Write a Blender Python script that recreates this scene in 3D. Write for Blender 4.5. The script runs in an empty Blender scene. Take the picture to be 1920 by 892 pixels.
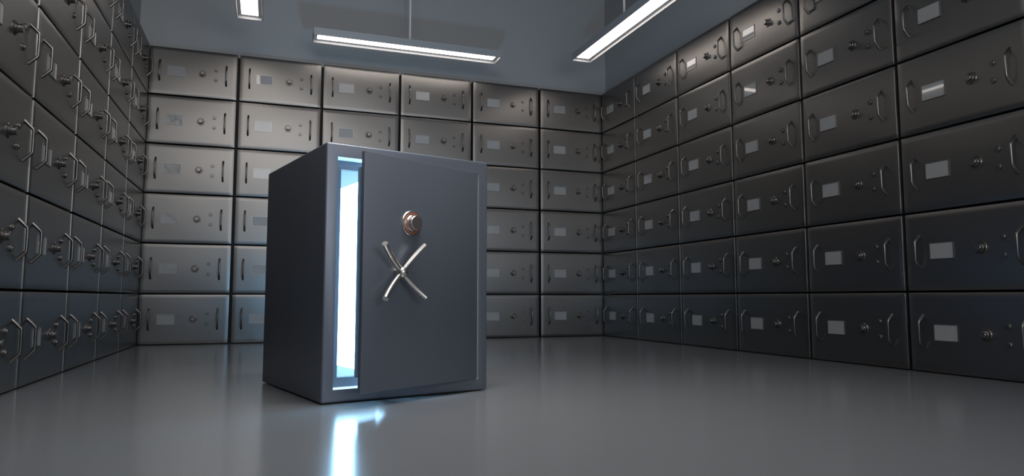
import bpy, bmesh, math
from math import radians, sin, cos, pi
from mathutils import Vector, Matrix

# ------------------------------------------------------------------ camera
scene = bpy.context.scene
col = scene.collection
cam_data = bpy.data.cameras.new('camera')
cam_data.sensor_width = 36.0
cam_data.lens = 36.0 * 1285.26 / 1920.0
cam_data.clip_start = 0.05
camera = bpy.data.objects.new('camera', cam_data)
col.objects.link(camera)
camera.location = (-0.68585, -7.54109, 0.46243)
camera.rotation_euler = (radians(90) + 0.08678, 0.0, -0.34286)
scene.camera = camera

# ------------------------------------------------------------------ light, exposure
WORLD = ((0.80, 0.88, 1.0), 0.50)
KEY_W = 50.0
FAR_W = 55.0
PANEL = ((1.0, 0.90, 0.82), 7.0)
SAFE_GLOW = ((0.36, 0.70, 1.0), 15.0)
BLUE_W = 34.0
scene.view_settings.view_transform = 'Standard'
scene.view_settings.look = 'None'
scene.view_settings.gamma = 1.0
scene.view_settings.exposure = 0.0
scene.view_settings.use_curve_mapping = False
world = bpy.data.worlds.new('world')
scene.world = world
world.use_nodes = True
bg = world.node_tree.nodes['Background']
bg.inputs[0].default_value = (*WORLD[0], 1)
bg.inputs[1].default_value = WORLD[1]

# the safe's own frame: origin at its front left floor corner
SAFE_O = Vector((-0.4521, -4.4283, 0.0))
SAFE_A = radians(14.669)
SW, SD, SH = 0.848, 0.961, 1.157
SAFE_M = Matrix.Translation(SAFE_O) @ Matrix.Rotation(SAFE_A, 4, 'Z')


def area_light(name, loc, rot, sx, sy, watts, colour):
    d = bpy.data.lights.new(name, 'AREA')
    d.shape = 'RECTANGLE'
    d.size, d.size_y = sx, sy
    d.energy = watts
    d.color = colour
    o = bpy.data.objects.new(name, d)
    col.objects.link(o)
    o.matrix_world = Matrix.Translation(loc) @ rot.to_4x4()
    return o


def facing(direction):
    return Vector(direction).to_track_quat('-Z', 'Y').to_matrix()


area_light('front_light', Vector((-0.55, -5.8, 3.3)), facing((0.1, 0.78, -0.62)), 2.0, 1.5, KEY_W, (1.0, 0.96, 0.92))
area_light('far_front_light', Vector((0.9, -8.9, 1.9)), facing((0, 1, 0.06)), 2.6, 1.4, FAR_W, (0.97, 0.98, 1.0))
pool = area_light('overhead_fill', Vector((0.2, -4.8, 4.25)), Matrix.Identity(3), 1.0, 0.6, 30.0, (1.0, 0.97, 0.94))  # out-of-view light added to brighten the floor around the safe
pool.data.spread = radians(72)
uax = SAFE_M.to_3x3() @ Vector((1, 0, 0))
# bluish uplight on the floor behind the safe, on its hinge side
area_light('blue_uplight', SAFE_M @ Vector((0.93, 0.42, 0.60)), facing((-0.35, 0.75, 0.55)),
           0.25, 0.25, BLUE_W, (0.33, 0.66, 1.0))


# ------------------------------------------------------------------ materials
def material(name, colour, rough=0.5, metal=0.0, coat=0.0, coat_rough=0.03, aniso=0.0,
             noise=None, spec=0.5, emit=None):
    m = bpy.data.materials.new(name)
    m.use_nodes = True
    nt = m.node_tree
    b = nt.nodes['Principled BSDF']
    b.inputs['Base Color'].default_value = (*colour, 1)
    b.inputs['Roughness'].default_value = rough
    b.inputs['Metallic'].default_value = metal
    b.inputs['Coat Weight'].default_value = coat
    b.inputs['Coat Roughness'].default_value = coat_rough
    b.inputs['Anisotropic'].default_value = aniso
    b.inputs['Anisotropic Rotation'].default_value = 0.0
    b.inputs['Specular IOR Level'].default_value = spec
    if emit:
        b.inputs['Emission Color'].default_value = (*emit[0], 1)
        b.inputs['Emission Strength'].default_value = emit[1]
    if noise:
        scale, lo, hi, stretch = noise
        tc = nt.nodes.new('ShaderNodeTexCoord')
        mp = nt.nodes.new('ShaderNodeMapping')
        mp.inputs['Scale'].default_value = stretch
        nz = nt.nodes.new('ShaderNodeTexNoise')
        nz.inputs['Scale'].default_value = scale
        nz.inputs['Detail'].default_value = 4
        mr = nt.nodes.new('ShaderNodeMapRange')
        mr.inputs['To Min'].default_value = lo
        mr.inputs['To Max'].default_value = hi
        nt.links.new(tc.outputs['Object'], mp.inputs['Vector'])
        nt.links.new(mp.outputs['Vector'], nz.inputs['Vector'])
        nt.links.new(nz.outputs['Fac'], mr.inputs['Value'])
        nt.links.new(mr.outputs['Result'], b.inputs['Roughness'])
    return m


M = {
    'floor': material('polished_floor', (0.168, 0.176, 0.188), 0.2, 0.3, spec=0.9,
                      noise=(3.0, 0.17, 0.20, (1, 1, 1))),
    'wall': material('grey_wall_paint', (0.34, 0.35, 0.36), 0.55),
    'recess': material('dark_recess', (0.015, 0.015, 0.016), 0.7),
    'box': material('brushed_grey_steel', (0.180, 0.176, 0.172), 0.35, 1.0, aniso=0.5,
                    noise=(6.0, 0.33, 0.38, (40, 1, 0.6))),
    'handle': material('dark_polished_steel', (0.17, 0.165, 0.16), 0.28, 1.0),
    'knob': material('dark_knob_steel', (0.18, 0.175, 0.17), 0.3, 1.0),
    'copper': material('copper_ring', (0.16, 0.115, 0.10), 0.35, 1.0),
    'frame': material('card_frame_steel', (0.24, 0.24, 0.24), 0.35, 1.0),
    'card': material('grey_card', (0.26, 0.265, 0.27), 0.5, 0.0, coat=1.0),
    'slot': material('black_slot', (0.01, 0.01, 0.01), 0.6),
    'safe': material('slate_safe_paint', (0.115, 0.130, 0.160), 0.36, 0.5,
                     noise=(30.0, 0.36, 0.42, (1, 1, 1))),
    'jamb': material('glow_lit_jamb', (0.48, 0.50, 0.53), 0.5),  # lighter than the safe: glow from inside is put into the colour
    'liner': material('grey_liner', (0.026, 0.032, 0.031), 0.6, spec=0.2),
    'chrome': material('satin_steel', (0.52, 0.50, 0.47), 0.28, 1.0),
    'red': material('red_dial_ring', (0.62, 0.12, 0.06), 0.4, 0.0),
    'housing': material('lamp_housing_grey', (0.34, 0.36, 0.38), 0.4, 0.2),
    'reflector': material('lamp_inner_rim', (0.55, 0.54, 0.53), 0.4),
    'rod': material('lamp_rod_steel', (0.75, 0.76, 0.78), 0.4, 0.0),
    'glow': material('lit_safe_panel', (0.5, 0.5, 0.5), 0.5, emit=SAFE_GLOW),
    'panel': material('lit_lamp_panel', (0.9, 0.9, 0.9), 0.5, emit=PANEL),
}


# ------------------------------------------------------------------ helpers
def mesh_from(name, bm, mat, smooth=False, auto=None):
    me = bpy.data.meshes.new(name)
    bmesh.ops.recalc_face_normals(bm, faces=bm.faces)
    if smooth:
        for f in bm.faces:
            f.smooth = True
        if auto:
            for e in bm.edges:
                if len(e.link_faces) == 2 and e.calc_face_angle(0) > auto:
                    e.smooth = False
    bm.to_mesh(me)
    bm.free()
    for m in (mat if isinstance(mat, (list, tuple)) else [mat]):
        me.materials.append(m)
    return me


def link(name, me, parent=None):
    o = bpy.data.objects.new(name, me)
    col.objects.link(o)
    if parent is not None:
        o.parent = parent
    return o


def box(bm, lo, hi, mat=0):
    vs = [bm.verts.new((x, y, z)) for x in (lo[0], hi[0]) for y in (lo[1], hi[1]) for z in (lo[2], hi[2])]
    for q in ((0, 1, 3, 2), (4, 6, 7, 5), (0, 4, 5, 1), (2, 3, 7, 6), (0, 2, 6, 4), (1, 5, 7, 3)):
        f = bm.faces.new([vs[i] for i in q])
        f.material_index = mat
    return vs


def bevel_box(lo, hi, r, seg=3):
    bm = bmesh.new()
    box(bm, lo, hi)
    bmesh.ops.bevel(bm, geom=list(bm.edges), offset=r, segments=seg, profile=0.5, affect='EDGES')
    return bm


def lathe(bm, profile, n=28, axis='Y', centre=(0, 0, 0)):
    """profile: (radius, distance out from the face); outwards is -Y"""
    rings = []
    for r, d in profile:
        if r < 1e-6:
            rings.append([bm.verts.new((centre[0], centre[1] - d, centre[2]))])
        else:
            rings.append([bm.verts.new((centre[0] + r * cos(2 * pi * i / n), centre[1] - d,
                                        centre[2] + r * sin(2 * pi * i / n))) for i in range(n)])
    for A, B in zip(rings, rings[1:]):
        if len(A) == 1 and len(B) == 1:
            continue
        for i in range(n):
            j = (i + 1) % n
            if len(A) == 1:
                bm.faces.new((A[0], B[i], B[j]))
            elif len(B) == 1:
                bm.faces.new((A[i], A[j], B[0]))
            else:
                bm.faces.new((A[i], A[j], B[j], B[i]))


def tube(bm, pts, radii, n=12, flat_end=True):
    pts = [Vector(p) for p in pts]
    rings = []
    up = None
    for i, p in enumerate(pts):
        if i == 0:
            t = pts[1] - p
        elif i == len(pts) - 1:
            t = p - pts[i - 1]
        else:
            t = (pts[i + 1] - p).normalized() + (p - pts[i - 1]).normalized()
        t.normalize()
        if up is None:
            up = Vector((1, 0, 0)) if abs(t.x) < 0.9 else Vector((0, 0, 1))
        a = (up - t * up.dot(t)).normalized()
        up = a
        b = t.cross(a)
        r = radii[i] if isinstance(radii, (list, tuple)) else radii
        rings.append([bm.verts.new(p + (a * cos(2 * pi * k / n) + b * sin(2 * pi * k / n)) * r) for k in range(n)])
    for A, B in zip(rings, rings[1:]):
        for i in range(n):
            j = (i + 1) % n
            bm.faces.new((A[i], A[j], B[j], B[i]))
    bm.faces.new(rings[0])
    bm.faces.new(list(reversed(rings[-1])))


def structure(o):
    o['kind'] = 'structure'
    return o


def tag(o, label, cat, group=None):
    o['label'] = label
    o['category'] = cat
    if group:
        o['group'] = group
    return o


def empty(name, loc, rz=0.0):
    o = bpy.data.objects.new(name, None)
    o.empty_display_size = 0.1
    col.objects.link(o)
    o.location = loc
    o.rotation_euler = (0, 0, rz)
    return o


# ------------------------------------------------------------------ the room
XL, XR = -1.8616, 3.1955          # front planes of the side banks of boxes
D = 0.12                          # boxes stand this far out from the wall
H = 0.5                           # row height
W, WS = 0.8466, 0.8507            # column widths, back wall and side walls
CEIL = 4.35
YF = -9.4                         # where the floor ends behind the camera


def slab(name, lo, hi, mat):
    bm = bmesh.new()
    box(bm, lo, hi)
    return structure(link(name, mesh_from(name, bm, mat)))


slab('floor', (XL - D - .2, YF, -0.1), (XR + D + .2, D + .2, 0.0), M['floor'])
slab('wall_back', (XL - D - .2, D, 0.0), (XR + D + .2, D + .2, CEIL), M['wall'])
slab('wall_left', (XL - D - .2, YF, 0.0), (XL - D, D, CEIL), M['wall'])
slab('wall_right', (XR + D, YF, 0.0), (XR + D + .2, D, CEIL), M['wall'])
slab('ceiling', (XL - D - .2, YF, CEIL), (XR + D + .2, D + .2, CEIL + .1), M['wall'])

# dark backing boards added so the gaps between the boxes come out black
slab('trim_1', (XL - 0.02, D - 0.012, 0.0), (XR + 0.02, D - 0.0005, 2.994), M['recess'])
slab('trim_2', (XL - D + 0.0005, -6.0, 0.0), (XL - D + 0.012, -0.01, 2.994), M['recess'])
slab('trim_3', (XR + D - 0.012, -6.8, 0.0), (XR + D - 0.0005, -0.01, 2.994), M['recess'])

# ------------------------------------------------------------------ deposit boxes
GX, GZ = 0.026, 0.014             # joints between boxes
DOME = 0.0035


def dome(x, z, w, h):
    X, Z = 2 * x / w, 2 * z / h
    return DOME * (1 - X * X) * (1 - Z * Z)


def panel_mesh(w, h):
    """body of the box with its slightly cushioned front; front at y=0, outwards -Y"""
    w -= GX
    h -= GZ
    bm = bmesh.new()
    nx, nz = 20, 14
    r = 0.0025
    grid = []
    for j in range(nz + 1):
        row = []
        for i in range(nx + 1):
            x = (-0.5 + i / nx) * (w - 2 * r)
            z = (-0.5 + j / nz) * (h - 2 * r)
            row.append(bm.verts.new((x, -dome(x, z, w, h), z)))
        grid.append(row)
    for j in range(nz):
        for i in range(nx):
            bm.faces.new((grid[j][i], grid[j][i + 1], grid[j + 1][i + 1], grid[j + 1][i]))
    rim = grid[0][:] + [grid[j][nx] for j in range(1, nz + 1)] + grid[nz][-2::-1] + [grid[j][0] for j in range(nz - 1, 0, -1)]

    def ring(off, y):
        out = []
        for v in rim:
            x = v.co.x + off * (1 if v.co.x > w / 2 - r - 1e-5 else -1 if v.co.x < -w / 2 + r + 1e-5 else 0)
            z = v.co.z + off * (1 if v.co.z > h / 2 - r - 1e-5 else -1 if v.co.z < -h / 2 + r + 1e-5 else 0)
            out.append(bm.verts.new((x, y, z)))
        return out
    loops = [rim, ring(r * 0.6, r * 0.25), ring(r, r), ring(r, D - 0.013)]
    n = len(rim)
    for A, B in zip(loops, loops[1:]):
        for i in range(n):
            j = (i + 1) % n
            bm.faces.new((A[i], B[i], B[j], A[j]))
    bm.faces.new(list(reversed(loops[-1])))
    return mesh_from('door_panel', bm, M['box'], True, radians(40))


def handle_mesh():
    bm = bmesh.new()
    L, S, P = 0.104, 0.060, 0.044
    pts = [(0, 0.0, -L), (0, -P * .5, -L + (L - S) * .5), (0, -P * .93, -S - .002), (0, -P, -S + .006),
           (0, -P, 0), (0, -P, S - .006), (0, -P * .93, S + .002), (0, -P * .5, L - (L - S) * .5), (0, 0.0, L)]
    tube(bm, pts, [.0095, .0090, .0080, .0072, .0070, .0072, .0080, .0090, .0095], 12)
    return mesh_from('pull_handle', bm, M['handle'], True, radians(50))


def make_box(w):
    root = empty('deposit_box', (0, 0, 0))
    link('door_panel', panel_mesh(w, H), root)
    wi, hi = w - GX, H - GZ

    def at(fx, z, sink=0.0):
        x = (fx - 0.5) * w
        return Vector((x, -dome(x, z, wi, hi) + sink, z))
    hm = handle_mesh()
    for fx in (0.129, 0.864):
        h = link('pull_handle', hm, root)
        h.location = at(fx, 0.0, 0.003)
    # card holder: a thin steel frame with a card behind clear plastic
    bm = bmesh.new()
    cw, ch, t, dp = 0.163, 0.106, 0.005, 0.005
    for lo, hh in (((-cw / 2, -dp, -ch / 2), (cw / 2, .004, -ch / 2 + t)), ((-cw / 2, -dp, ch / 2 - t), (cw / 2, .004, ch / 2)),
                   ((-cw / 2, -dp, -ch / 2 + t), (-cw / 2 + t, .004, ch / 2 - t)), ((cw / 2 - t, -dp, -ch / 2 + t), (cw / 2, .004, ch / 2 - t))):
        box(bm, lo, hh)
    fr = link('card_holder', mesh_from('card_holder', bm, M['frame']), root)
    fr.location = at(0.306, 0.0)
    bm = bmesh.new()
    box(bm, (-cw / 2 + t, -0.0015, -ch / 2 + t), (cw / 2 - t, 0.003, ch / 2 - t))
    cd = link('card', mesh_from('card', bm, M['card']), fr)
    cd['label'] = 'pale grey card under clear plastic'
    # combination dial
    bm = bmesh.new()
    lathe(bm, [(0, -.002), (.036, -.002), (.036, .004), (.033, .007), (.026, .007), (0, .007)])
    ba = link('dial_base', mesh_from('dial_base', bm, M['knob'], True, radians(35)), root)
    ba.location = at(0.597, 0.0)
    bm = bmesh.new()
    lathe(bm, [(.0315, .0065), (.0315, .0085), (.0275, .0085), (.0275, .0065)])
    link('dial_ring', mesh_from('dial_ring', bm, M['copper'], True, radians(35)), ba)['label'] = 'thin copper coloured ring'
    bm = bmesh.new()
    lathe(bm, [(0, .006), (.024, .006), (.024, .014), (.0205, .017), (.0205, .034), (.018, .037), (0, .037)])
    link('dial_knob', mesh_from('dial_knob', bm, M['box'], True, radians(35)), ba)
    # two key locks
    bm = bmesh.new()
    lathe(bm, [(0, -.002), (.0175, -.002), (.0175, .008), (.0155, .010), (.0115, .010), (.0105, .014), (0, .014)], 22)
    lm = mesh_from('key_lock', bm, M['box'], True, radians(35))
    bm = bmesh.new()
    box(bm, (-.0016, -.0150, -.007), (.0016, -.0120, .007))
    sm = mesh_from('keyhole', bm, M['slot'])
    for z in (0.052, -0.050):
        k = link('key_lock', lm, root)
        k.location = at(0.746, z)
        link('keyhole', sm, k)
    return root


def copy_tree(o, parent=None):
    c = o.copy()
    col.objects.link(c)
    if parent is not None:
        c.parent = parent
    for ch in list(o.children):
        copy_tree(ch, c)
    return c


ROWS = ['top row', 'second row down', 'third row down', 'fourth row down', 'fifth row down', 'bottom row']
NTH = ['first', 'second', 'third', 'fourth', 'fifth', 'sixth', 'seventh']
spots = []
x1 = -1.0275
for r in range(6):
    z = (5 - r) * H + H / 2
    for c in range(6):
        spots.append((x1 + (c - 0.5) * W, 0.0, z, 0.0, 'b', r, c))
    for c in range(6):
        spots.append((XL, -0.848 - (c - 0.5) * WS, z, radians(90), 'l', r, c))
    for c in range(7):
        spots.append((XR, -0.8243 - (c - 0.5) * WS, z, radians(-90), 'r', r, c))
protos = {}
for x, y, z, rz, side, r, c in spots:
    key = 'b' if side == 'b' else 's'
    if key not in protos:
        protos[key] = o = make_box(W if key == 'b' else WS)
    else:
        o = copy_tree(protos[key])
    o.location = (x, y, z)
    o.rotation_euler = (0, 0, rz)
    if side == 'b':
        tag(o, 'grey deposit box on back wall, %s, %s column from left corner' % (ROWS[r], NTH[c]),
            'deposit box', 'deposit boxes on the back wall')
    elif side == 'l':
        tag(o, 'dark deposit box on left wall, %s, %s column from back corner' % (ROWS[r], NTH[c]),
            'deposit box', 'deposit boxes on the left wall')
    else:
        tag(o, 'dark deposit box on right wall, %s, %s column from back corner' % (ROWS[r], NTH[c]),
            'deposit box', 'deposit boxes on the right wall')

# ------------------------------------------------------------------ the safe
safe = empty('safe', SAFE_O, SAFE_A)
tag(safe, 'large slate grey steel safe in mid floor, door ajar, glowing pale blue inside', 'safe')
OU0, OU1, OZ0, OZ1 = 0.053, 0.795, 0.061, 1.0945      # door opening
IU0, IU1, IZ0, IZ1 = 0.099, 0.749, 0.104, 1.053       # inner opening
VJ, VB = 0.081, 0.92


def rect_ring(bm, a, b, ya, yb, mat=0):
    """quads between two rectangles (u0,u1,z0,z1) at depths ya and yb"""
    def corners(r, y):
        return [bm.verts.new(p) for p in ((r[0], y, r[2]), (r[1], y, r[2]), (r[1], y, r[3]), (r[0], y, r[3]))]
    A, B = corners(a, ya), corners(b, yb)
    for i in range(4):
        j = (i + 1) % 4
        bm.faces.new((A[i], A[j], B[j], B[i])).material_index = mat
    return A, B


bm = bmesh.new()
box(bm, (0, 0, 0.004), (SW, SD, SH))
bmesh.ops.bevel(bm, geom=list(bm.edges), offset=0.010, segments=4, profile=0.5, affect='EDGES')
front = min((f for f in bm.faces if abs(f.normal.y) > .9), key=lambda f: f.calc_center_median().y)
ins = bmesh.ops.inset_region(bm, faces=[front], thickness=0.02, depth=0)
# move the inset face onto the opening
for v in front.verts:
    v.co.x = OU0 if v.co.x < SW / 2 else OU1
    v.co.z = OZ0 if v.co.z < SH / 2 else OZ1


def push(bm, f, y):
    r = bmesh.ops.extrude_face_region(bm, geom=[f])
    nf = [g for g in r['geom'] if isinstance(g, bmesh.types.BMFace)][0]
    bmesh.ops.delete(bm, geom=[f], context='FACES_ONLY')
    for v in nf.verts:
        v.co.y = y
    return nf


f = push(bm, front, VJ)
f2 = push(bm, f, VJ)
for v in f2.verts:
    v.co.x = IU0 if v.co.x < SW / 2 else IU1
    v.co.z = IZ0 if v.co.z < SH / 2 else IZ1
f3 = push(bm, f2, VJ + 0.012)
f4 = push(bm, f3, VB + 0.008)
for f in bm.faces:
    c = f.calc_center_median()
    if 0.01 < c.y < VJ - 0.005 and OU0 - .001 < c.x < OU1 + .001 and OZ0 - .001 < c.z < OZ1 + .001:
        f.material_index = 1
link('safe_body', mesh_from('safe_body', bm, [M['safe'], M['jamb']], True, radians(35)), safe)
# lining
bm = bmesh.new()
e = 0.0015
R = (IU0 + e, IU1 - e, IZ0 + e, IZ1 - e)
A, B = rect_ring(bm, R, R, VJ + 0.010, VB)
bm.faces.new(B)
lo = (IU0 + 2 * e, IU1 - 2 * e, IZ0 + 2 * e, IZ1 - 2 * e)
ln = link('interior_lining', mesh_from('interior_lining', bm, M['liner']), safe)
ln['label'] = 'lining lit pale blue'
bm = bmesh.new()
box(bm, (0.288, VJ - 0.006, IZ0 + 0.003), (0.292, VB - 0.03, IZ1 - 0.003))
box(bm, (0.288, -0.026, OZ0 + 0.024), (0.292, VJ - 0.006, OZ1 - 0.006))
link('light_panel', mesh_from('light_panel', bm, M['glow']), safe)['label'] = 'glowing pale blue white upright panel'

# door: hinged at the right edge of the opening, swung out
DW, DT, DA = 0.712, 0.034, radians(15.5)
door = link('door', None, safe)
HX = 0.7895
bm = bevel_box((-DW, 0.0, OZ0 + 0.0005), (0.0, 0.022, OZ1), 0.003, 2)
me = mesh_from('door', bm, M['safe'], True, radians(35))
bpy.data.objects.remove(door)
door = link('door', me, safe)
door.location = (HX, 0.0, 0.0)
door.rotation_euler = (0, 0, DA)
bm = bevel_box((-DW + 0.036, 0.021, 0.119), (-0.055, 0.095, 1.038), 0.003, 2)
link('door_inner_plate', mesh_from('door_inner_plate', bm, M['safe'], True, radians(35)), door)

# hinge barrel, made full length to stop light leaking past the door edge
bm = bmesh.new()
tube(bm, [(0.001, 0.012, OZ0 + 0.003), (0.001, 0.012, OZ1 - 0.003)], 0.0055, 14)
link('hinge', mesh_from('hinge', bm, M['safe'], True, radians(35)), door)

# combination dial on the door
bm = bmesh.new()
lathe(bm, [(0, -.002), (.058, -.002), (.058, .005), (.055, .009), (.0505, .010), (0, .010)], 48)
db = link('dial_base', mesh_from('dial_base', bm, M['chrome'], True, radians(35)), door)
db.location = (-0.445, 0, 0.800)
bm = bmesh.new()
lathe(bm, [(.0475, .0090), (.0475, .0112), (.0440, .0112), (.0440, .0090)], 48)
link('dial_ring', mesh_from('dial_ring', bm, M['red'], True, radians(35)), db)['label'] = 'orange red ring around the knob'
bm = bmesh.new()
lathe(bm, [(0, .009), (.0385, .009), (.0385, .014), (.036, .017), (.036, .018), (.0345, .020), (.034, .039), (.031, .042), (0, .042)], 48)
link('dial_knob', mesh_from('dial_knob', bm, M['chrome'], True, radians(35)), db)

# four-armed wheel handle
hub = empty('wheel_handle', (-0.528, 0, 0.574))
hub.parent = door
bm = bmesh.new()
lathe(bm, [(0, -.002), (.020, -.002), (.018, .004), (.016, .024)] +
      [(.0255 * sin(t), .042 - .024 * cos(t)) for t in [radians(a) for a in range(38, 181, 12)]] + [(0, .066)], 32)
link('hub', mesh_from('hub', bm, M['chrome'], True, radians(50)), hub)
for ex, ez in ((-0.129, 0.118), (0.104, 0.126), (-0.122, -0.116), (0.110, -0.114)):
    bm = bmesh.new()
    # straight seen from the front, sweeping out from the door towards the tip
    pts = [(ex * k / 12, -0.040 - 0.036 * (k / 12) ** 2, ez * k / 12) for k in range(13)]
    tube(bm, pts, [0.0120 + 0.0012 * (k / 12) for k in range(13)], 18)
    link('wheel_arm', mesh_from('wheel_arm', bm, M['chrome'], True, radians(50)), hub)

# ------------------------------------------------------------------ hanging lamps
LZ = 3.115
LL, LW, LH = 2.004, 0.234, 0.077


def make_lamp():
    root = empty('hanging_lamp', (0, 0, 0))
    t, rec, sh = 0.006, 0.034, 0.036
    bm = bmesh.new()
    box(bm, (-LL / 2, -LW / 2, rec + 0.004), (LL / 2, LW / 2, LH))
    for lo, hh in (((-LL / 2, -LW / 2, 0), (LL / 2, -LW / 2 + t, rec + .004)), ((-LL / 2, LW / 2 - t, 0), (LL / 2, LW / 2, rec + .004)),
                   ((-LL / 2, -LW / 2 + t, 0), (-LL / 2 + t, LW / 2 - t, rec + .004)), ((LL / 2 - t, -LW / 2 + t, 0), (LL / 2, LW / 2 - t, rec + .004))):
        box(bm, lo, hh)
    link('housing', mesh_from('housing', bm, M['housing']), root)
    # bright inner rim: a sloped band and a shelf around the panel
    bm = bmesh.new()
    a = LL / 2 - t - .0005
    b = LW / 2 - t - .0005

    def rect(x, y, z):
        return [bm.verts.new(p) for p in ((-x, -y, z), (x, -y, z), (x, y, z), (-x, y, z))]
    loops = [rect(a, b, 0.002), rect(a - .004, b - .004, rec * .8), rect(a - sh, b - sh, rec * .8), rect(a - sh, b - sh, rec + .002)]
    for A, B in zip(loops, loops[1:]):
        for i in range(4):
            j = (i + 1) % 4
            bm.faces.new((A[i], A[j], B[j], B[i]))
    link('inner_rim', mesh_from('inner_rim', bm, M['reflector']), root)
    bm = bmesh.new()
    box(bm, (-a + sh + .001, -b + sh + .001, rec * .8 + .001), (a - sh - .001, b - sh - .001, rec + .003))
    link('light_panel', mesh_from('light_panel', bm, M['panel']), root)['label'] = 'glowing white panel'
    bm = bmesh.new()
    tube(bm, [(0, 0, LH), (0, 0, CEIL - LZ)], 0.011, 14)
    link('suspension_rod', mesh_from('suspension_rod', bm, M['rod'], True, radians(50)), root)
    bm = bmesh.new()
    tube(bm, [(0, 0, LH), (0, 0, LH + .10)], 0.0125, 14)
    link('rod_socket', mesh_from('rod_socket', bm, M['rod'], True, radians(50)), root)
    return root


lamp = make_lamp()
lamp.location = (0.690, -0.416, LZ)
tag(lamp, 'long hanging lamp parallel to the back wall, above and behind the safe', 'lamp', 'hanging lamps')
l1 = copy_tree(lamp)
l1.location = (-0.912, -0.705 - LL / 2, LZ)
l1.rotation_euler = (0, 0, radians(90))
tag(l1, 'hanging lamp beside the left wall, only its far end in view', 'lamp', 'hanging lamps')
l3 = copy_tree(lamp)
l3.location = (2.583, -0.702 - LL / 2, LZ)
l3.rotation_euler = (0, 0, radians(90))
tag(l3, 'long hanging lamp running alongside the right wall towards the viewer', 'lamp', 'hanging lamps')
